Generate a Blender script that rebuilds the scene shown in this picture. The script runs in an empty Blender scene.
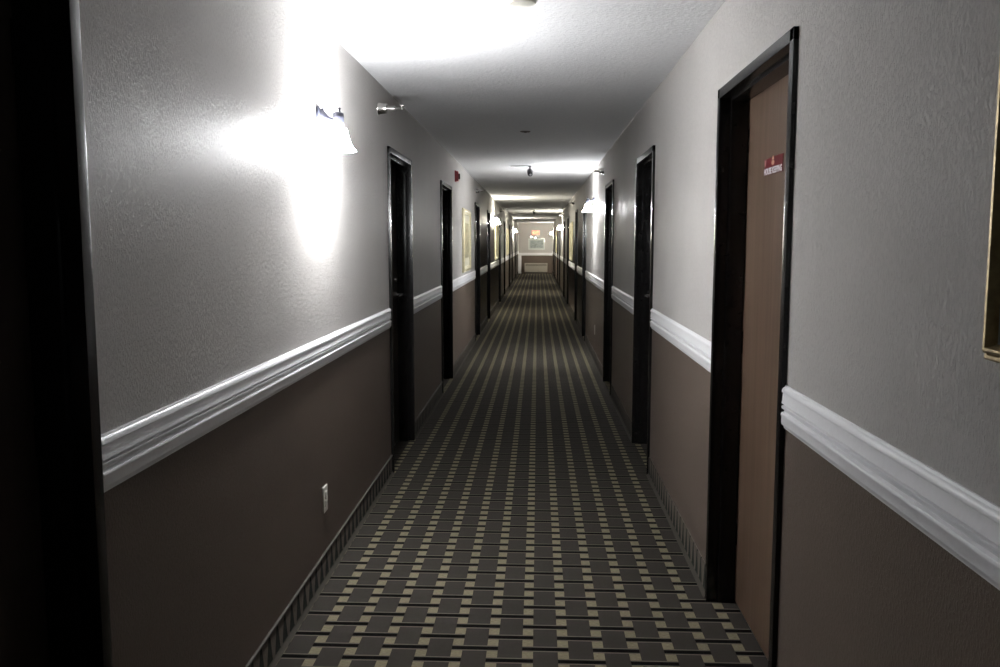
import bpy, bmesh, math, random
from mathutils import Vector, Matrix
sc = bpy.context.scene
PI = math.pi

# ---------------------------------------------------------------- camera, world, exposure
XL, XR, CEIL = -0.945, 0.7285, 2.44      # corridor walls and ceiling height
YB, YE = -5.0, 42.0                      # back and far end of the corridor
PITCH, YAW, ROLL, FPX, CAMZ = 0.106, -0.0439, -0.0003, 853.5, 1.497
cam_data = bpy.data.cameras.new('camera')
cam = bpy.data.objects.new('camera', cam_data)
sc.collection.objects.link(cam)
cp, sp, cy, sy = math.cos(PITCH), math.sin(PITCH), math.cos(YAW), math.sin(YAW)
fw = Vector((sy*cp, cy*cp, -sp)); rt = Vector((cy, -sy, 0)); up = rt.cross(fw)
r2 = math.cos(ROLL)*rt + math.sin(ROLL)*up; u2 = -math.sin(ROLL)*rt + math.cos(ROLL)*up
m = Matrix.Identity(4)
for i in range(3):
    m[i][0] = r2[i]; m[i][1] = u2[i]; m[i][2] = -fw[i]
m[2][3] = CAMZ
cam.matrix_world = m
cam_data.sensor_width = 36.0
cam_data.lens = FPX*36.0/1000.0
cam_data.clip_start = 0.02
cam_data.clip_end = 200
sc.camera = cam
world = bpy.data.worlds.new('world'); sc.world = world
world.use_nodes = True
world.node_tree.nodes['Background'].inputs[0].default_value = (0.01, 0.01, 0.011, 1)
world.node_tree.nodes['Background'].inputs[1].default_value = 0.2
sc.view_settings.view_transform = 'Standard'
sc.view_settings.look = 'None'
sc.view_settings.gamma = 1.0
sc.view_settings.use_curve_mapping = False
sc.view_settings.exposure = 0.22
SHADE_E, BULB_E = 450.0, 600.0             # glow of the sconce shades and bulbs
sc.cycles.max_bounces = 10
sc.cycles.diffuse_bounces = 6
sc.cycles.sample_clamp_indirect = 15.0
sc.cycles.use_denoising = True

# ---------------------------------------------------------------- node helpers
class E:
    """a node socket with arithmetic"""
    nt = None
    def __init__(s, v): s.v = v
    @staticmethod
    def op(name, *a):
        n = E.nt.nodes.new('ShaderNodeMath'); n.operation = name
        for i, x in enumerate(a):
            x = x.v if isinstance(x, E) else x
            if isinstance(x, (int, float)): n.inputs[i].default_value = x
            else: E.nt.links.new(x, n.inputs[i])
        return E(n.outputs[0])
    def __add__(s, o): return E.op('ADD', s, o)
    def __sub__(s, o): return E.op('SUBTRACT', s, o)
    def __mul__(s, o): return E.op('MULTIPLY', s, o)
    def __truediv__(s, o): return E.op('DIVIDE', s, o)
    def lt(s, o): return E.op('LESS_THAN', s, o)
    def gt(s, o): return E.op('GREATER_THAN', s, o)
    def fract(s): return E.op('FRACT', s)
    def floor(s): return E.op('FLOOR', s)
    def abs(s): return E.op('ABSOLUTE', s)
    def max(s, o): return E.op('MAXIMUM', s, o)

def new_mat(name):
    mt = bpy.data.materials.new(name); mt.use_nodes = True
    E.nt = mt.node_tree
    return mt, mt.node_tree, mt.node_tree.nodes['Principled BSDF']

def noise(nt, scale, stretch=(1, 1, 1), detail=3.0, rough=0.5):
    tc = nt.nodes.new('ShaderNodeTexCoord'); mp = nt.nodes.new('ShaderNodeMapping')
    mp.inputs['Scale'].default_value = stretch
    n = nt.nodes.new('ShaderNodeTexNoise'); n.inputs['Scale'].default_value = scale
    n.inputs['Detail'].default_value = detail; n.inputs['Roughness'].default_value = rough
    nt.links.new(tc.outputs['Object'], mp.inputs[0]); nt.links.new(mp.outputs[0], n.inputs['Vector'])
    return n.outputs[0]

def bump(nt, bsdf, height, strength=0.5, dist=0.002):
    b = nt.nodes.new('ShaderNodeBump'); b.inputs['Strength'].default_value = strength
    b.inputs['Distance'].default_value = dist
    nt.links.new(height, b.inputs['Height']); nt.links.new(b.outputs[0], bsdf.inputs['Normal'])

def mix(nt, fac, a, b):
    n = nt.nodes.new('ShaderNodeMix'); n.data_type = 'RGBA'
    def put(sock, x):
        if isinstance(x, tuple): sock.default_value = (*x, 1) if len(x) == 3 else x
        else: nt.links.new(x, sock)
    if isinstance(fac, (int, float)): n.inputs[0].default_value = fac
    else: nt.links.new(fac.v if isinstance(fac, E) else fac, n.inputs[0])
    put(n.inputs[6], a); put(n.inputs[7], b)
    return n.outputs[2]

def ramp(nt, src, lo, hi):
    n = nt.nodes.new('ShaderNodeMapRange'); n.inputs[1].default_value = lo; n.inputs[2].default_value = hi
    nt.links.new(src, n.inputs[0]); return n.outputs[0]

def plain(name, col, rough=0.5, metal=0.0, nscale=None, nb=0.0, var=0.0, stretch=(1, 1, 1), spec=0.5, coat=0.0):
    mt, nt, b = new_mat(name)
    b.inputs['Roughness'].default_value = rough; b.inputs['Metallic'].default_value = metal
    b.inputs['Specular IOR Level'].default_value = spec; b.inputs['Coat Weight'].default_value = coat
    b.inputs['Base Color'].default_value = (*col, 1)
    n = noise(nt, nscale or 40, stretch)
    if var:
        c = mix(nt, ramp(nt, n, .3, .7), tuple(v*(1-var) for v in col), tuple(min(1, v*(1+var)) for v in col))
        nt.links.new(c, b.inputs['Base Color'])
    if nb: bump(nt, b, n, 0.6, nb)
    return mt

def wall_paint(name, col, rough, dist, spec=0.5):
    """semi-gloss paint rolled over a skip-trowel texture of vertical blobs"""
    mt, nt, b = new_mat(name)
    b.inputs['Roughness'].default_value = rough; b.inputs['Specular IOR Level'].default_value = spec
    n1 = noise(nt, 200, (1, 1, .38), 3.0, .65); n2 = noise(nt, 2.2, (1, 1, 1), 3)
    h = ramp(nt, n1, .48, .58)
    c = mix(nt, ramp(nt, n2, .3, .7), tuple(v*.95 for v in col), tuple(v*1.03 for v in col))
    c = mix(nt, E(h)*.26, c, tuple(v*.70 for v in col))  # sparkle and shading of the relief painted into the colour as darker mottle
    nt.links.new(c, b.inputs['Base Color'])
    bump(nt, b, h, 1.0, dist)
    return mt

def carpet_mat(name, u_axis, u_off, v_off=0.0):
    """grey field, khaki stripes, staggered black bars with a pale edge"""
    mt, nt, b = new_mat(name)
    tc = nt.nodes.new('ShaderNodeTexCoord'); sx = nt.nodes.new('ShaderNodeSeparateXYZ')
    nt.links.new(tc.outputs['Object'], sx.inputs[0])
    x, y = E(sx.outputs[u_axis]), E(sx.outputs[1])
    P, Q = 0.1305, 0.1825
    u = (x - u_off)/P
    v = (y - (3.57+v_off))/Q
    fu = (u + .5).fract() - .5
    stripe = fu.abs().lt(.153)
    odd = ((u.floor()*.5).fract()).gt(.25)
    dA = ((v + .5).fract() - .5).abs(); dB = (v.fract() - .5).abs()
    def bars(t):
        A, B = dA.lt(t), dB.lt(t)
        own = A*(E.op('SUBTRACT', 1.0, odd)) + B*odd
        return own.max(stripe*A.max(B))
    bar = bars(.073); edge = bars(.115)
    fine = noise(nt, 420, (1, 1, 1), 2, .6); rib = noise(nt, 60, (1, 8, 1), 2, .6); blot = noise(nt, 1.7, (1, 1, 1), 3)
    field = mix(nt, ramp(nt, fine, .35, .65), (.022, .019, .017), (.039, .034, .030))
    khaki = mix(nt, ramp(nt, rib, .35, .65), (.110, .096, .060), (.188, .166, .110))
    c = mix(nt, stripe, field, khaki)
    c = mix(nt, edge, c, (.085, .077, .062))
    dirt = ramp(nt, blot, .35, .65)
    c = mix(nt, E(dirt)*.12, c, (.045, .038, .03))
    c = mix(nt, bar, c, (.0025, .002, .002))
    nt.links.new(c, b.inputs['Base Color'])
    b.inputs['Roughness'].default_value = .95; b.inputs['Specular IOR Level'].default_value = .03
    bump(nt, b, fine, .6, .003)
    return mt

def wood_mat(name, a, c2, rough=.38):
    mt, nt, b = new_mat(name)
    n1 = noise(nt, 9, (1, 3.0, .12), 4, .6); n2 = noise(nt, 130, (1, 1, .04), 2, .6)
    c = mix(nt, ramp(nt, n1, .35, .65), a, c2)
    c = mix(nt, E(ramp(nt, n2, .45, .75))*.35, c, tuple(v*.55 for v in a))
    nt.links.new(c, b.inputs['Base Color']); b.inputs['Roughness'].default_value = rough
    return mt

def emit_mat(name, col, strength, base=(.8, .8, .8)):
    mt, nt, b = new_mat(name)
    b.inputs['Base Color'].default_value = (*base, 1)
    b.inputs['Emission Color'].default_value = (*col, 1); b.inputs['Emission Strength'].default_value = strength
    b.inputs['Roughness'].default_value = .3
    return mt

M = {}
M['wall_up'] = wall_paint('paint_warm_grey', (.48, .464, .447), .47, .0011, .03)
M['wall_low'] = wall_paint('paint_brown', (.118, .092, .075), .45, .0009, .12)
M['ceiling'] = plain('ceiling_texture_white', (.73, .735, .745), .9, nscale=60, nb=.005, var=.04, spec=.02)
M['carpet'] = carpet_mat('carpet_floor', 0, -.0305)
def base_mat():
    """the carpet cut across its bars: dark teeth on grey"""
    mt, nt, b = new_mat('carpet_base')
    tc = nt.nodes.new('ShaderNodeTexCoord'); sx = nt.nodes.new('ShaderNodeSeparateXYZ')
    nt.links.new(tc.outputs['Object'], sx.inputs[0])
    y, z = E(sx.outputs[1]), E(sx.outputs[2])
    v = ((y - 3.57)/.09125 + .5).fract() - .5
    tooth = v.abs().lt(E.op('SUBTRACT', .40, z*2.6))
    fine = noise(nt, 420, (1, 1, 1), 2, .6)
    c = mix(nt, tooth, mix(nt, ramp(nt, fine, .35, .65), (.060, .050, .042), (.095, .080, .068)), mix(nt, ramp(nt, fine, .35, .65), (.012, .013, .011), (.024, .026, .022)))
    c = mix(nt, z.lt(.018), c, (.05, .045, .038))
    nt.links.new(c, b.inputs['Base Color']); b.inputs['Roughness'].default_value = .95
    b.inputs['Specular IOR Level'].default_value = .03
    bump(nt, b, fine, .6, .003)
    return mt
M['carpet_base'] = base_mat()
M['base_bind'] = plain('carpet_binding', (.055, .048, .040), .8, nscale=300, var=.2)
M['rail'] = plain('trim_white_paint', (.74, .74, .76), .45, nscale=60, nb=.0006, var=.02)
M['steel'] = plain('black_steel_paint', (.008, .0075, .0075), .24, nscale=30, nb=.0003, var=.1, spec=.30)
M['wood'] = wood_mat('walnut_laminate', (.078, .046, .030), (.125, .083, .058))
M['shaded_door'] = wood_mat('shaded_walnut_laminate', (.020, .014, .011), (.030, .021, .017))  # same brown walnut, with the shade of the recess put into its colour
M['bronze'] = plain('dark_bronze', (.05, .042, .038), .3, .9, nscale=80, var=.1)
M['chrome'] = plain('brushed_nickel', (.62, .60, .58), .22, 1.0, nscale=80, var=.05)
M['pewter'] = plain('pewter_metal', (.032, .034, .050), .5, .2, nscale=80, var=.08)
M['glow_cool'] = emit_mat('glass_shade_cool', (.975, .985, 1), SHADE_E)
M['bulb_cool'] = emit_mat('bulb_cool', (.98, .985, 1), BULB_E)
M['glow_warm'] = emit_mat('glass_shade_warm', (1, .95, .80), SHADE_E)
M['bulb_warm'] = emit_mat('bulb_warm', (1, .94, .78), BULB_E)
M['gold'] = plain('gilt_frame', (.80, .74, .50), .38, .45, nscale=60, var=.12)
M['dark_brown'] = plain('dark_brown_moulding', (.045, .025, .016), .3, nscale=60, var=.2)
M['old_bronze'] = plain('antique_gold_moulding', (.36, .27, .13), .42, .4, nscale=60, var=.25)
M['mat_cream'] = plain('cream_mat_board', (.66, .62, .47), .8, nscale=200, var=.02)
M['mat_grey'] = plain('pale_mat_board', (.42, .46, .44), .6, nscale=200, var=.02)
M['silver'] = plain('silver_frame', (.62, .66, .64), .35, .3, nscale=60, var=.06)
M['plastic_white'] = plain('outlet_plastic', (.62, .60, .54), .35, nscale=80, var=.02)
M['plastic_black'] = plain('black_plastic', (.012, .012, .013), .3, nscale=80, var=.1)
M['plastic_grey'] = plain('grey_plastic', (.25, .26, .27), .3, nscale=80, var=.05)
M['red'] = plain('alarm_red', (.30, .012, .022), .35, nscale=80, var=.05)
M['lens'] = plain('clear_strobe_lens', (.10, .03, .03), .15, nscale=80, var=.05)
M['sign_red'] = plain('sign_burgundy', (.13, .010, .016), .3, nscale=80, var=.05)
M['sign_white'] = plain('sign_lettering_white', (.72, .69, .72), .4, nscale=80, var=.01)
M['sign_pink'] = plain('sign_pink', (.55, .27, .28), .4, nscale=80, var=.01)
M['sign_gold'] = plain('sign_gold', (.60, .38, .26), .4, nscale=80, var=.02)
M['ptac'] = plain('heater_beige', (.42, .39, .33), .5, nscale=80, var=.03)
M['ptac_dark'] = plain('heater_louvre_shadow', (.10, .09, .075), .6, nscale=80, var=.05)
M['exit_red'] = emit_mat('exit_letters_lit', (1, .10, .045), 9.0, (.6, .05, .03))
M['exit_face'] = emit_mat('exit_face_lit', (1, .16, .09), 0.7, (.5, .4, .35))
M['emerg'] = emit_mat('emergency_lamp_lit', (1, .96, .86), 10.0)
M['scratch'] = plain('scuff_pale', (.30, .27, .25), .6, nscale=80, var=.05)

def art_mat(name, pal, sc_):
    mt, nt, b = new_mat(name)
    n = noise(nt, sc_, (1, 1, 1.6), 4)
    r = nt.nodes.new('ShaderNodeValToRGB'); nt.links.new(n, r.inputs[0])
    els = r.color_ramp.elements
    while len(els) < len(pal): els.new(.5)
    for i, c in enumerate(pal):
        els[i].position = .3 + .4*i/(len(pal)-1); els[i].color = (*c, 1)
    nt.links.new(r.outputs[0], b.inputs['Base Color']); b.inputs['Roughness'].default_value = .5
    return mt
M['art_gold'] = art_mat('print_ochre_landscape', [(.20, .17, .08), (.45, .40, .22), (.30, .30, .2)], 7)
M['art_blue'] = art_mat('print_grey_blue_landscape', [(.16, .20, .19), (.30, .34, .33), (.10, .12, .12)], 5)

# ---------------------------------------------------------------- mesh helpers
class MB:
    def __init__(s): s.bm = bmesh.new(); s.mats = []
    def mi(s, m_):
        if m_ not in s.mats: s.mats.append(m_)
        return s.mats.index(m_)
    def box(s, a, b, mt, bev=0.0):
        a, b = [min(p, q) for p, q in zip(a, b)], [max(p, q) for p, q in zip(a, b)]
        t = bmesh.new(); bmesh.ops.create_cube(t, size=1)
        for v in t.verts:
            v.co = Vector([(a[i]+b[i])/2 + v.co[i]*(b[i]-a[i]) for i in range(3)])
        if bev: bmesh.ops.bevel(t, geom=list(t.edges), offset=bev, segments=2, affect='EDGES', profile=.7)
        s.merge(t, mt, bev > 0)
    def merge(s, t, mt, smooth=False):
        k = s.mi(mt)
        for f in t.faces: f.material_index = k; f.smooth = smooth
        me = bpy.data.meshes.new('tmp'); t.to_mesh(me); t.free()
        s.bm.from_mesh(me); bpy.data.meshes.remove(me)
    def lathe(s, prof, origin, axis, mt, seg=28, closed=False, squash=None):
        """prof: list of (radius, distance along axis)"""
        z = Vector(axis).normalized(); x = z.orthogonal().normalized(); y = z.cross(x); o = Vector(origin)
        t = bmesh.new(); rings = []
        for r, h in prof:
            if r < 1e-6: rings.append([t.verts.new(o + z*h)])
            else: rings.append([t.verts.new(o + z*h + (x*math.cos(2*PI*k/seg) + y*math.sin(2*PI*k/seg))*r) for k in range(seg)])
        n = len(rings)
        for i in range(n if closed else n-1):
            A, B = rings[i], rings[(i+1) % n]
            for k in range(seg):
                k2 = (k+1) % seg
                vs = [A[k % len(A)], A[k2 % len(A)], B[k2 % len(B)], B[k % len(B)]]
                u = []
                for q in vs:
                    if q not in u: u.append(q)
                if len(u) > 2: t.faces.new(u)
        if squash:
            for v in t.verts: v.co = o + Vector([(v.co-o)[i]*squash[i] for i in range(3)])
        bmesh.ops.recalc_face_normals(t, faces=list(t.faces)); s.merge(t, mt, True)
    def tube(s, pts, rad, mt, seg=12):
        pts = [Vector(p) for p in pts]; t = bmesh.new(); rings = []
        prev = None
        for i, p in enumerate(pts):
            d = (pts[min(i+1, len(pts)-1)] - pts[max(i-1, 0)]).normalized()
            x = prev - d*prev.dot(d) if prev is not None else d.orthogonal()
            x.normalize(); prev = x; y = d.cross(x); r = rad[i] if isinstance(rad, (list, tuple)) else rad
            rings.append([t.verts.new(p + (x*math.cos(2*PI*k/seg)+y*math.sin(2*PI*k/seg))*r) for k in range(seg)])
        for A, B in zip(rings, rings[1:]):
            for k in range(seg): t.faces.new((A[k], A[(k+1) % seg], B[(k+1) % seg], B[k]))
        t.faces.new(rings[0]); t.faces.new(rings[-1])
        bmesh.ops.recalc_face_normals(t, faces=list(t.faces)); s.merge(t, mt, True)
    def prism(s, poly, fn, a, b, mt):
        """poly of (p,q) swept from a to b, fn(p,q,t)->xyz"""
        t = bmesh.new()
        A = [t.verts.new(fn(p, q, a)) for p, q in poly]; B = [t.verts.new(fn(p, q, b)) for p, q in poly]
        n = len(poly)
        for i in range(n): t.faces.new((A[i], A[(i+1) % n], B[(i+1) % n], B[i]))
        t.faces.new(A); t.faces.new(B)
        bmesh.ops.recalc_face_normals(t, faces=list(t.faces)); s.merge(t, mt)
    def build(s, name, parent=None, loc=None):
        me = bpy.data.meshes.new(name); s.bm.to_mesh(me); s.bm.free()
        for q in s.mats: me.materials.append(q)
        try: me.set_sharp_from_angle(angle=math.radians(40))
        except Exception: pass
        o = bpy.data.objects.new(name, me); sc.collection.objects.link(o)
        if parent: o.parent = parent
        if loc: o.location = loc
        return o

def struct(o, label=None):
    o['kind'] = 'structure'
    if label: o['label'] = label
    return o

def thing(name, label, cat, loc, rz=0.0, group=None):
    o = bpy.data.objects.new(name, None); sc.collection.objects.link(o)
    o.empty_display_size = .1
    o.location = loc; o.rotation_euler = (0, 0, rz); o['label'] = label; o['category'] = cat
    if group: o['group'] = group
    return o

def copy_tree(o, parent=None):
    c = o.copy(); sc.collection.objects.link(c)
    if parent: c.parent = parent
    for ch in [x for x in bpy.data.objects if x.parent == o]: copy_tree(ch, c)
    return c

def text_part(body, size, mt, name, parent, fn, extrude=.0008, width=None, bold=0.0):
    """lettering as mesh; fn maps text-plane (x, y, depth) to local xyz"""
    cu = bpy.data.curves.new('lettering', 'FONT'); cu.body = body; cu.size = size; cu.align_x = 'CENTER'; cu.align_y = 'CENTER'
    cu.extrude = extrude; cu.offset = bold
    t = bpy.data.objects.new('lettering', cu); sc.collection.objects.link(t)
    bpy.context.view_layer.update()
    me = bpy.data.meshes.new_from_object(t.evaluated_get(bpy.context.evaluated_depsgraph_get()))
    bpy.data.objects.remove(t); bpy.data.curves.remove(cu)
    xs = [v.co.x for v in me.vertices]; w = max(xs)-min(xs); k = (width/w) if width else 1; cx = (max(xs)+min(xs))/2
    ys = [v.co.y for v in me.vertices]; cyy = (max(ys)+min(ys))/2
    for v in me.vertices: v.co = Vector(fn((v.co.x-cx)*k, v.co.y-cyy, v.co.z))
    me.materials.clear(); me.materials.append(mt)
    o = bpy.data.objects.new(name, me); sc.collection.objects.link(o)
    if parent: o.parent = parent
    return o

# ---------------------------------------------------------------- layout: door openings (outer casing, y0..y1)
DOORS_L = [(0.75, 1.752, 'near'), (5.4, 6.37, 'far'), (8.33, 9.35, 'near'), (12.87, 13.87, 'far'), (15.95, 16.85, 'near'), (20.75, 21.7, 'far'), (23.8, 24.75, 'near'), (28.2, 29.15, 'far'), (31.2, 32.15, 'near'), (35.6, 36.55, 'far'), (38.6, 39.55, 'near')]
DOORS_R = [(2.500, 3.515, 'near'), (5.43, 6.36, 'far'), (8.3, 9.22, 'near'), (12.92, 13.72, 'far'), (15.68, 16.5, 'near'), (20, 20.95, 'far'), (22.9, 23.85, 'near'), (27.6, 28.55, 'far'), (30.6, 31.55, 'near'), (35.1, 36.05, 'far'), (38.1, 39.05, 'near')]
DH, FW = 2.10, .038                       # door casing outer height, casing face width
SPLIT, TH = 1.02, .22

# ---------------------------------------------------------------- floor, ceiling, walls
g = MB(); g.box((XL-TH, YB, -.05), (XR+TH, YE+.05, 0), M['carpet']); struct(g.build('floor'), 'patterned carpet of black bars, grey squares and khaki stripes')
g = MB(); g.box((XL-TH, YB, CEIL), (XR+TH, YE+.05, CEIL+.1), M['ceiling']); struct(g.build('ceiling'), 'textured white corridor ceiling')

def wall(name, X, sgn, doors, label):
    g = MB(); x0, x1 = X, X+sgn*TH
    y = YB
    def seg(a, b, z0, z1):
        if z0 < SPLIT: g.box((x0, a, z0), (x1, b, min(z1, SPLIT)), M['wall_low'])
        if z1 > SPLIT: g.box((x0, a, max(z0, SPLIT)), (x1, b, z1), M['wall_up'])
    for a, b, _ in doors:
        a2, b2 = a+.02, b-.02
        seg(y, a2, 0, CEIL); seg(a2, b2, DH-.02, CEIL); y = b2
    seg(y, YE, 0, CEIL)
    bmesh.ops.remove_doubles(g.bm, verts=g.bm.verts, dist=1e-5)
    struct(g.build(name), label)
wall('wall_left', XL, -1, DOORS_L, 'left corridor wall, warm grey above the white rail and brown below')
wall('wall_right', XR, 1, DOORS_R, 'right corridor wall, warm grey above the white rail and brown below')
for nm, y0, y1, lb in (('wall_end', YE, YE+.1, 'short wall closing the far end of the corridor'), ('wall_back', YB-.1, YB, 'wall behind the camera')):
    g = MB(); g.box((XL-TH, y0, 0), (XR+TH, y1, SPLIT-.06), M['wall_low']); g.box((XL-TH, y0, SPLIT-.06), (XR+TH, y1, CEIL), M['wall_up'])
    struct(g.build(nm), lb)

# stretches of solid wall between doors
def stretches(doors, y0=YB, y1=YE):
    out = []; y = y0
    for a, b, _ in doors: out.append((y, a)); y = b
    out.append((y, y1)); return out

# chair rail of two stacked mouldings
RAIL = [(0, 1.083), (.007, 1.083), (.010, 1.078), (.016, 1.076), (.021, 1.070), (.022, 1.064), (.016, 1.061), (.019, 1.036), (.021, 1.033), (.021, 1.030),
        (.007, 1.029), (.007, 1.026), (.020, 1.023), (.021, 1.019), (.019, 1.015), (.008, 1.013), (.008, 1.006), (.020, 1.003), (.023, .999),
        (.023, .995), (.020, .992), (.020, .973), (.018, .968), (.009, .963), (.007, .956), (0, .955)]
RAIL = [(p*.65, q) for p, q in RAIL]
ti = 0
for X, s, doors, side in ((XL, 1, DOORS_L, 'left'), (XR, -1, DOORS_R, 'right')):
    for a, b in stretches(doors):
        ti += 1; e = .004
        g = MB(); g.prism(RAIL, lambda p, q, t, X=X, s=s: (X+s*p, t, q), a+(e if a > YB else 0), b-(e if b < YE else .0), M['rail'])
        struct(g.build('trim_%d' % ti), 'white double-moulded chair rail on the %s wall' % side)
    g = MB()
    base_prof = [(0, .122), (.004, .122), (.006, .119), (.006, .022), (.010, .010), (.020, .002), (.020, 0), (0, 0)]
    for a, b in stretches(doors):
        g.prism(base_prof, lambda p, q, t, X=X, s=s: (X+s*p, t, q), a, b, M['carpet_base'])
        if s > 0: g.box((X, a, .119), (X+s*.010, b, .126), M['base_bind'], .002)
    struct(g.build('baseboard_'+side), 'strip of the floor carpet turned up the %s wall' % side)
    # thin painted caulk bead along the ceiling
    g = MB(); g.prism([(0, CEIL), (.004, CEIL), (.0015, CEIL-.002), (0, CEIL-.004)], lambda p, q, t, X=X, s=s: (X+s*p, t, q), 5.2, 9.8, M['wall_up'])
    ti += 1; struct(g.build('trim_%d' % ti), 'thin pale caulk bead where the %s wall meets the ceiling' % side)
# end wall rail and vertical board
g = MB(); g.prism([(p, q-.085) for p, q in RAIL], lambda p, q, t: (t, YE-p, q), XL+.0, XR-.0, M['rail'])
ti += 1; struct(g.build('trim_%d' % ti), 'white chair rail across the far end wall')
g = MB(); g.box((XL+.0, YE-.03, .0), (XL+.15, YE, .87), M['rail'], .004)
ti += 1; struct(g.build('trim_%d' % ti), 'upright white board under the rail of the far end wall')

# ---------------------------------------------------------------- doors
di = 0
def door(X, s, a, b, lock, side, wood, nth):
    """s = direction into the recess (+1 right wall)"""
    global di
    di += 1
    root = bpy.data.objects.new('door_%d' % di, None); sc.collection.objects.link(root); root.empty_display_size = .1
    root.location = (X, (a+b)/2, 0); root['kind'] = 'structure'
    root['label'] = '%s door in the %s wall, black steel frame' % (nth, side)
    w = (b-a)/2
    def bx(g, d0, d1, y0, y1, z0, z1, mt, bev=.002): g.box((s*d0, y0, z0), (s*d1, y1, z1), mt, bev)
    g = MB()
    for sg in (-1, 1):
        bx(g, -.015, .035, sg*w, sg*(w-FW), 0, DH, M['steel'], .003)
        bx(g, .030, .098, sg*(w-.01), sg*(w-FW-.012), 0, DH-FW-.010, M['steel'], .003)
        bx(g, .090, .20, sg*(w-.01), sg*(w-FW+.006), 0, DH-.02, M['steel'], .002)
    bx(g, -.015, .035, -w, w, DH-FW, DH, M['steel'], .003)
    bx(g, .030, .098, -w+.01, w-.01, DH-FW-.012, DH-.01, M['steel'], .003)
    bx(g, .090, .20, -w+.01, w-.01, DH-FW, DH-.01, M['steel'], .002)
    g.build('frame', root)
    g = MB(); bx(g, .101, .146, -w+FW-.005, w-FW+.005, .010, DH-FW-.003, wood, .002); leaf = g.build('leaf', root)
    # lever handle: rose, neck and lever; lock side near (-y) or far (+y)
    e = -1 if lock == 'near' else 1
    yh = e*(w-FW-.065); zh = 1.115 if wood is M['shaded_door'] else 1.06
    g = MB(); mt = M['chrome'] if wood is M['shaded_door'] else M['bronze']
    g.lathe([(0, 0), (.027, 0), (.027, .006), (.022, .010), (.0, .010)], (s*.101, yh, zh), (-s, 0, 0), mt)
    g.lathe([(.011, .008), (.010, .045), (.012, .052), (0, .054)], (s*.101, yh, zh), (-s, 0, 0), mt)
    g.tube([(s*(.101-.047), yh, zh), (s*(.101-.050), yh-e*.03, zh+.002), (s*(.101-.048), yh-e*.075, zh), (s*(.101-.040), yh-e*.112, zh-.006)], [.009, .009, .008, .006], mt)
    g.lathe([(0, 0), (.017, 0), (.016, .005), (0, .007)], (s*.101, yh, zh+.11), (-s, 0, 0), mt)
    g.build('handle', leaf)
    g = MB()
    for z in (.25, 1.05, 1.85):
        g.lathe([(0, 0), (.006, 0), (.006, .09), (0, .09)], (s*.10, -e*(w-FW-.006), z), (0, 0, 1), M['steel'], 10)
    g.build('hinge', leaf)
    return root
ordn = ['first', 'second', 'third', 'fourth', 'fifth', 'sixth', 'seventh', 'eighth', 'ninth', 'tenth', 'eleventh']
for i, (a, b, l) in enumerate(DOORS_L): door(XL, -1, a, b, l, 'left', M['shaded_door'], ordn[i])
for i, (a, b, l) in enumerate(DOORS_R): door(XR, 1, a, b, l, 'right', M['wood'] if i == 0 else M['shaded_door'], ordn[i])

# sign on the nearest right-hand door (stuck on the leaf)
SX = XR+.101
sg = thing('door_sign', 'burgundy and white housekeeping sign on the nearest brown door', 'sign', (SX, 3.09, 1.768))
SW, SH = .236, .060        # seen from the corridor, reading direction runs towards the camera (-y)
g = MB(); g.box((-.003, -SW/2, -SH/2), (0, SW/2, SH/2), M['sign_red'], .0008); g.build('backing', sg)
place = lambda oy, oz: (lambda x, y, z: (-.0034-z, -(x)+oy, y+oz))
g = MB(); g.box((-.0036, SW/2-.006, .004), (-.003, SW/2-.024, .025), M['sign_pink']); g.build('margin_mark', sg)
def tri(g, pts, mt): g.prism(pts, lambda p, q, t: (-.003-t, -p, q), 0, .0008, mt)
g = MB()
tri(g, [(-.012, .023), (-.006, .031), (0, .034), (.006, .031), (.012, .023), (.006, .020), (-.006, .020)], M['sign_gold'])
tri(g, [(-.020, .010), (-.010, .018), (.010, .018), (.020, .010), (.010, .002), (-.010, .002)], M['sign_gold'])
g.build('crest', sg)
txt = text_part('HOUSE KEEPING', .030, M['sign_white'], 'lettering', sg, place(0, -.0165), extrude=.0003, width=SW*.97, bold=.0012)

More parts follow.
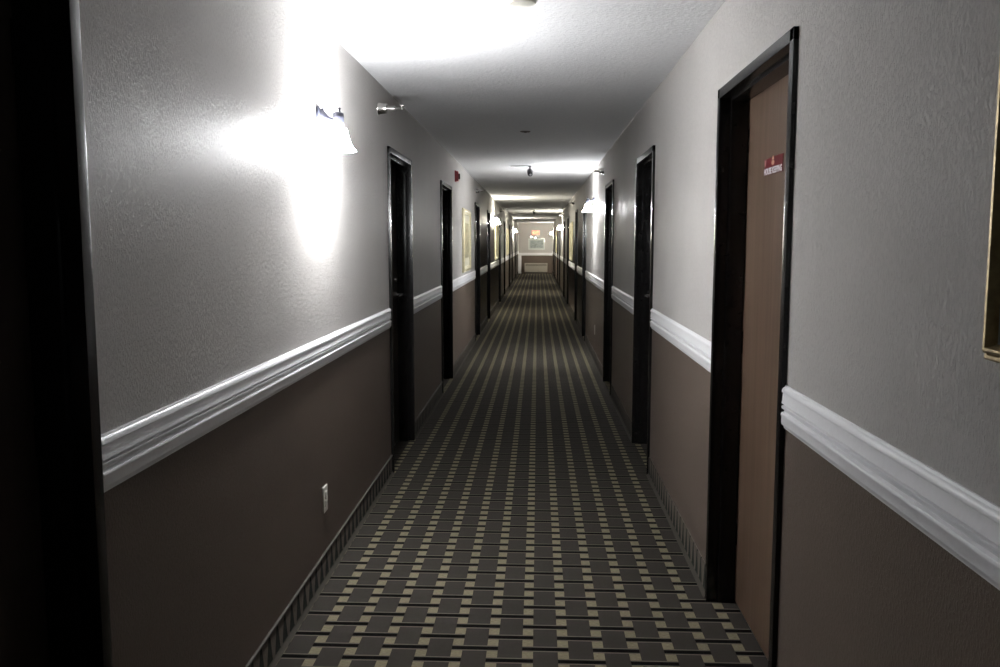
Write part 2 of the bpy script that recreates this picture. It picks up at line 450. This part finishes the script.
# ---------------------------------------------------------------- sconces
def make_sconce(warm):
    t = thing('wall_sconce', '', 'wall lamp', (0, 0, 0), group='bell-shaded wall sconces along the corridor')
    gm, bm_ = (M['glow_warm'], M['bulb_warm']) if warm else (M['glow_cool'], M['bulb_cool'])
    g = MB(); g.lathe([(0, 0), (.040, 0), (.043, .004), (.041, .011), (.032, .016), (.016, .020), (0, .020)], (0, 0, .038), (1, 0, 0), M['pewter'], 32, squash=(1, .78, 1.12)); g.build('backplate', t)
    g = MB()
    g.tube([(.010, 0, .060), (.022, 0, .052), (.032, 0, .040), (.046, 0, .030), (.062, 0, .026), (.078, 0, .026)], [.014, .017, .016, .013, .010, .009], M['pewter'])
    g.tube([(.012, 0, .026), (.030, 0, .028), (.055, 0, .031)], [.012, .009, .005], M['pewter'])
    g.lathe([(0, 0), (.005, 0), (.008, .005), (.007, .010), (0, .013)], (.024, 0, .064), (0, 0, 1), M['pewter'], 14)
    g.build('arm', t)
    g = MB()
    g.lathe([(0, .056), (.016, .056), (.023, .052), (.0235, .040), (.0245, .038), (.0245, .034), (.0235, .032), (.0235, .006), (.021, .002), (0, .002)], (.092, 0, 0), (0, 0, 1), M['pewter'], 28)
    g.lathe([(0, .054), (.0035, .056), (.0035, .068), (.0055, .070), (.0055, .075), (0, .078)], (.098, 0, 0), (0, 0, 1), M['pewter'], 12)
    g.build('fitter', t)
    g = MB()
    outer = [(.020, -.008), (.027, -.011), (.034, -.012), (.040, -.036), (.046, -.060), (.054, -.080), (.064, -.096), (.074, -.106)]
    inner = [(r-.003, z) for r, z in outer]
    g.lathe(outer + inner[::-1], (.092, 0, 0), (0, 0, 1), gm, 36, closed=True); g.build('glass_shade', t)
    g = MB(); g.lathe([(0, .0), (.012, -.002), (.013, -.024), (.020, -.040), (.027, -.058), (.027, -.070), (.020, -.084), (.010, -.091), (0, -.093)], (.092, 0, 0), (0, 0, 1), bm_, 24); g.build('bulb', t)
    return t
SCN = [(-1, 3.69, 0, 'lit sconce nearest the camera, on the left wall above the near white outlet'),
       (1, 10.98, 0, 'nearest lit sconce on the right wall, above the far wall outlet'),
       (-1, 18.15, 1, 'second lit sconce on the left wall, just before the second gold frame'),
       (1, 25.75, 1, 'second lit sconce on the right wall, beyond the seventh door'),
       (-1, 33.0, 1, 'lit sconce deepest along the left wall, left of the exit sign'),
       (1, 40.3, 1, 'lit sconce deepest along the right wall, right of the exit sign')]
protos = {}
for s, y, w, lb in SCN:
    if w not in protos: o = protos[w] = make_sconce(w)
    else: o = copy_tree(protos[w])
    o.location = (XL if s < 0 else XR, y, 1.994); o.rotation_euler = (0, 0, 0 if s < 0 else PI)
    o['label'] = lb

# ---------------------------------------------------------------- sprinklers on the side walls
def make_sprinkler():
    t = thing('sidewall_sprinkler', '', 'sprinkler', (0, 0, 0), group='sidewall fire sprinklers')
    g = MB(); g.lathe([(.0, 0), (.036, 0), (.036, .004), (.032, .010), (.028, .052), (.024, .052), (.020, .015), (0, .015)], (0, 0, 0), (1, 0, 0), M['chrome'], 28); g.build('escutcheon', t)
    g = MB(); g.lathe([(.0, .004), (.012, .004), (.012, .085), (.015, .085), (.015, .100), (.008, .102), (0, .102)], (0, 0, 0), (1, 0, 0), M['chrome'], 16)
    for k in (-1, 1): g.tube([(.098, k*.010, 0), (.114, k*.014, 0), (.134, k*.007, 0), (.142, 0, 0)], .0028, M['chrome'], 8)
    g.build('body', t)
    g = MB(); g.box((.140, -.018, -.006), (.144, .018, .016), M['chrome'], .001); g.box((.126, -.018, .014), (.158, .018, .018), M['chrome'], .001); g.build('deflector', t)
    return t
SPR = [(-1, 5.12, 'chrome sprinkler on the left wall just before the second left door'),
       (1, 9.62, 'chrome sprinkler on the right wall just past the third right door'),
       (-1, 13.15, 'chrome sprinkler above the fourth door of the left wall'),
       (1, 17.25, 'chrome sprinkler on the right wall past the fifth right door'),
       (-1, 21.4, 'tiny sprinkler above the sixth door of the left wall'), (1, 25.0, 'tiny sprinkler on the right wall past the seventh right door')]
sp0 = None
for s, y, lb in SPR:
    o = copy_tree(sp0) if sp0 else make_sprinkler(); sp0 = sp0 or o
    o.location = (XL if s < 0 else XR, y, 2.285); o.rotation_euler = (0, 0, 0 if s < 0 else PI); o['label'] = lb

# ---------------------------------------------------------------- outlets
def make_outlet():
    t = thing('wall_outlet', '', 'outlet', (0, 0, 0), group='duplex outlets low on the walls')
    g = MB(); g.box((0, -.036, -.058), (.006, .036, .058), M['plastic_white'], .0025); g.build('cover_plate', t)
    for z in (-.020, .020):
        g = MB(); g.box((.005, -.017, z-.014), (.009, .017, z+.014), M['plastic_white'], .002)
        for y in (-.007, .007): g.box((.0088, y-.0014, z-.003), (.0093, y+.0014, z+.007), M['plastic_black'])
        g.box((.0088, -.0025, z-.011), (.0093, .0025, z-.006), M['plastic_black'])
        g.build('socket', t)
    g = MB(); g.lathe([(0, 0), (.004, 0), (.003, .0015), (0, .002)], (.006, 0, 0), (1, 0, 0), M['chrome'], 12); g.build('screw', t)
    return t
o0 = make_outlet(); o0.location = (XL, 3.67, .362); o0['label'] = 'white duplex outlet low on the brown left wall, under the nearest sconce'
o1 = copy_tree(o0); o1.location = (XR, 10.78, .40); o1.rotation_euler = (0, 0, PI); o1['label'] = 'small pale outlet low on the right wall, below the nearest right sconce'

# ---------------------------------------------------------------- ceiling cameras, detector, cap
def make_cam():
    t = thing('security_camera', '', 'camera', (0, 0, 0), group='black cameras hanging from the ceiling')
    g = MB(); g.lathe([(0, 0), (.026, 0), (.026, -.006), (.012, -.012), (.008, -.022), (0, -.022)], (0, 0, 0), (0, 0, 1), M['plastic_black'], 24); g.build('mount', t)
    g = MB(); g.tube([(0, 0, -.015), (.001, 0, -.030), (0, 0, -.045)], [.009, .007, .009], M['plastic_black']); g.build('neck', t)
    ax = Vector((.10, -.62, -.55)).normalized()
    g = MB(); g.lathe([(0, -.055), (.022, -.050), (.032, -.030), (.034, .0), (.033, .035), (.028, .048), (.022, .050), (0, .047)], (-.002, 0, -.078), ax, M['plastic_black'], 28); h = g.build('housing', t)
    g = MB(); g.lathe([(0, .053), (.012, .052), (.018, .048), (.018, .046), (0, .046)], (-.002, 0, -.078), ax, M['plastic_grey'], 20); g.build('lens', h)
    g = MB(); g.lathe([(0, -.004), (.014, -.002), (.016, .006), (.010, .014), (0, .015)], (.021, -.012, -.070), Vector((1, -.55, .1)), M['plastic_grey'], 18); g.build('side_knob', h)
    return t
c0 = make_cam(); c0.location = (-.098, 10.70, CEIL); c0['label'] = 'black camera hanging from the ceiling, the nearer and larger one'
c1 = copy_tree(c0); c1.location = (-.110, 24.9, CEIL); c1.rotation_euler = (0, 0, .3); c1['label'] = 'tiny black camera farther down the ceiling, above the far picture'
g = MB(); g.tube([(-.10, 10.70, CEIL-.004), (-.18, 10.71, CEIL-.003), (-.25, 10.70, CEIL-.004), (-.34, 10.72, CEIL-.002)], .0035, M['plastic_grey'], 8); g.build('cable', None)
cab = bpy.data.objects['cable']; cab['label'] = 'thin grey cable running left across the ceiling from the nearer camera'; cab['category'] = 'cable'

t = thing('smoke_detector', 'round white smoke detector on the ceiling at the top edge of the photo', 'smoke detector', (-.062, 3.385, CEIL))
g = MB(); g.lathe([(0, 0), (.068, 0), (.068, -.008), (.064, -.012), (0, -.012)], (0, 0, 0), (0, 0, 1), M['plastic_white'], 36); g.build('base_plate', t)
g = MB(); g.lathe([(.058, -.010), (.058, -.020), (.050, -.034), (.030, -.040), (0, -.041)], (0, 0, 0), (0, 0, 1), M['plastic_white'], 36); g.build('cover', t)
t = thing('ceiling_cap', 'flat dark grey round cap on the ceiling, nearer than both black cameras', 'cap', (-.11, 7.42, CEIL))
g = MB(); g.lathe([(0, 0), (.044, 0), (.044, -.003), (.038, -.006), (0, -.006)], (0, 0, 0), (0, 0, 1), M['ptac_dark'], 28); g.build('disc', t)
g = MB(); g.lathe([(0, -.005), (.012, -.005), (.010, -.012), (0, -.013)], (0, 0, 0), (0, 0, 1), M['ptac_dark'], 16); g.build('button', t)

# fire strobe
t = thing('fire_strobe', 'dark red fire alarm strobe high on the left wall past the third door', 'fire alarm', (XL, 9.84, 2.25))
g = MB(); g.box((0, -.055, -.062), (.018, .055, .062), M['red'], .004); g.box((.016, -.048, -.055), (.040, .048, .055), M['red'], .006); g.build('housing', t)
g = MB(); g.box((.038, -.020, -.035), (.058, .020, .030), M['lens'], .006); g.build('strobe_lens', t)

# ---------------------------------------------------------------- framed pictures
def picture(X, s, y0, y1, z0, z1, label, group, fw_=.075, dep=.035, near=False):
    """s=+1 for the left wall (faces +x)"""
    t = thing('framed_picture', label, 'picture', (X, (y0+y1)/2, (z0+z1)/2), 0 if s > 0 else PI, group)
    w, h = (y1-y0)/2, (z1-z0)/2
    fr, g2 = (M['old_bronze'], M['old_bronze']) if near else (M['gold'], M['gold'])
    # mitred moulding: stepped cross-section (inwards d, outwards x)
    P = [(0, 0, g2), (0, .014, g2), (.003, .019, g2), (.008, .021, g2), (.012, .018, fr), (.016, .026, fr), (.022, dep-.004, fr),
         (.034, dep, fr), (.044, dep-.003, fr), (.050, dep-.012, fr), (fw_-.014, dep-.016, g2), (fw_-.008, dep-.012, g2), (fw_-.003, dep-.014, g2), (fw_, .010, g2)]
    if near:      # high outer ridge stepping down to the glass
        P = [(d, x, g2) for d, x in ((0, 0), (0, .016), (.003, .019), (.008, .018), (.010, .012), (.012, .012), (.013, .026), (.017, .030),
                                     (.021, .029), (.024, .020), (.027, .012), (.030, .008))]
    g = MB()
    bm = bmesh.new(); rings = []
    for d, x, _ in P:
        d *= (1 if near else fw_/.075)
        rings.append([bm.verts.new((x, sy_*(w-d), sz_*(h-d))) for sy_, sz_ in ((-1, -1), (1, -1), (1, 1), (-1, 1))])
    ids = []
    for i in range(len(P)-1):
        for k in range(4):
            f = bm.faces.new((rings[i][k], rings[i][(k+1) % 4], rings[i+1][(k+1) % 4], rings[i+1][k])); f.material_index = g.mi(P[i+1][2])
    bm.faces.new(rings[0][::-1])
    bmesh.ops.recalc_face_normals(bm, faces=list(bm.faces))
    me = bpy.data.meshes.new('tmp'); bm.to_mesh(me); bm.free(); g.mi(P[0][2]); g.bm.from_mesh(me); bpy.data.meshes.remove(me)
    g.build('frame', t)
    mw = w-fw_+.004; mh = h-fw_+.004
    g = MB(); g.box((.002, -mw, -mh), (.012, mw, mh), M['mat_grey'] if near else M['mat_cream']); g.build('mat_board', t)
    g = MB(); g.box((.011, -mw+.11, -mh+.11), (.014, mw-.11, mh-.11), M['art_blue'] if near else M['art_gold']); g.build('print', t)
    return t
GP = 'gold framed pictures between the doors'
picture(XL, 1, 10.70, 11.78, 1.12, 1.93, 'gold framed picture on the left wall, nearest the camera on that side', GP)
picture(XL, 1, 18.95, 20.05, 1.12, 1.93, 'gold framed picture just past the second left sconce', GP)
picture(XL, 1, 25.9, 27.4, 1.12, 1.93, 'gold framed picture deepest along the left wall', GP)
picture(XR, -1, 17.75, 18.95, 1.12, 1.93, 'gold framed picture on the right wall past the fifth right door', GP)
picture(XR, -1, 32.5, 33.7, 1.12, 1.93, 'gold framed picture deepest along the right wall', GP)
picture(XR, -1, .19, 1.380, 1.312, 2.25, 'dark brown and gold picture frame at the right edge, nearest the camera', None, .030, near=True)

# ---------------------------------------------------------------- far end: picture, exit sign, emergency light, heater
t = thing('landscape_picture', 'grey-blue picture in a silver frame on the far end wall, above the rail', 'picture', (-.055, YE, 1.43))
g = MB()
W, H, F = .40, .27, .045
for a, b in (((-W, -H), (W, -H+F)), ((-W, H-F), (W, H)), ((-W, -H+F), (-W+F, H-F)), ((W-F, -H+F), (W, H-F))):
    g.box((a[0], -.03, a[1]), (b[0], 0, b[1]), M['silver'], .005)
g.build('frame', t)
g = MB(); g.box((-W+F-.003, -.012, -H+F-.003), (W-F+.003, -.002, H-F+.003), M['mat_grey']); g.build('mat_board', t)
g = MB(); g.box((-W+.10, -.015, -H+.09), (W-.10, -.011, H-.10), M['art_blue']); g.build('print', t)

t = thing('exit_sign', 'red lit EXIT sign above the picture on the far end wall', 'exit sign', (-.09, YE, 1.98))
g = MB(); g.box((-.20, -.05, -.125), (.20, 0, .125), M['plastic_white'], .008); g.build('housing', t)
g = MB(); g.box((-.18, -.053, -.105), (.18, -.049, .105), M['exit_face'], .001); g.build('face', t)
text_part('EXIT', .20, M['exit_red'], 'lettering', t, lambda x, y, z: (x, -.055-z, y), extrude=.002, width=.30, bold=.004)
t = thing('emergency_light', 'twin-headed emergency light between the EXIT sign and the far picture', 'emergency light', (-.22, YE, 1.775))
g = MB(); g.box((-.16, -.05, -.035), (.16, 0, .035), M['plastic_white'], .008); g.build('battery_box', t)
for x, z in ((-.10, .005), (.10, -.035)):
    g = MB(); g.lathe([(0, 0), (.030, .0), (.042, .03), (.045, .05), (.040, .054), (0, .05)], (x, -.045, z), (0, -1, -.15), M['plastic_white'], 24); hd = g.build('lamp_head', t)
    g = MB(); g.lathe([(0, .055), (.036, .055), (.030, .060), (0, .062)], (x, -.045, z), (0, -1, -.15), M['emerg'], 24); g.build('lens', hd)

t = thing('wall_heater', 'beige through-wall heater unit low on the far end wall', 'heater', (-.077, YE, 0))
g = MB(); g.box((-.555, -.26, .075), (.555, 0, .50), M['ptac'], .012); g.build('casing', t)
g = MB()
for i in range(10): g.box((-.52, -.275, .372+i*.011), (.52, -.255, .377+i*.011), M['ptac'])
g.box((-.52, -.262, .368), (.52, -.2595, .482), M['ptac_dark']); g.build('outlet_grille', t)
g = MB()
for i in range(9): g.box((-.50, -.268, .11+i*.026), (.50, -.258, .122+i*.026), M['ptac'], .002)
g.build('intake_panel', t)
g = MB(); g.box((-.50, -.22, 0), (.50, 0, .078), M['ptac_dark'], .003); g.build('plinth', t)
g = MB(); g.box((.30, -.268, .40), (.50, -.258, .46), M['ptac_dark'], .003); g.build('control_flap', t)
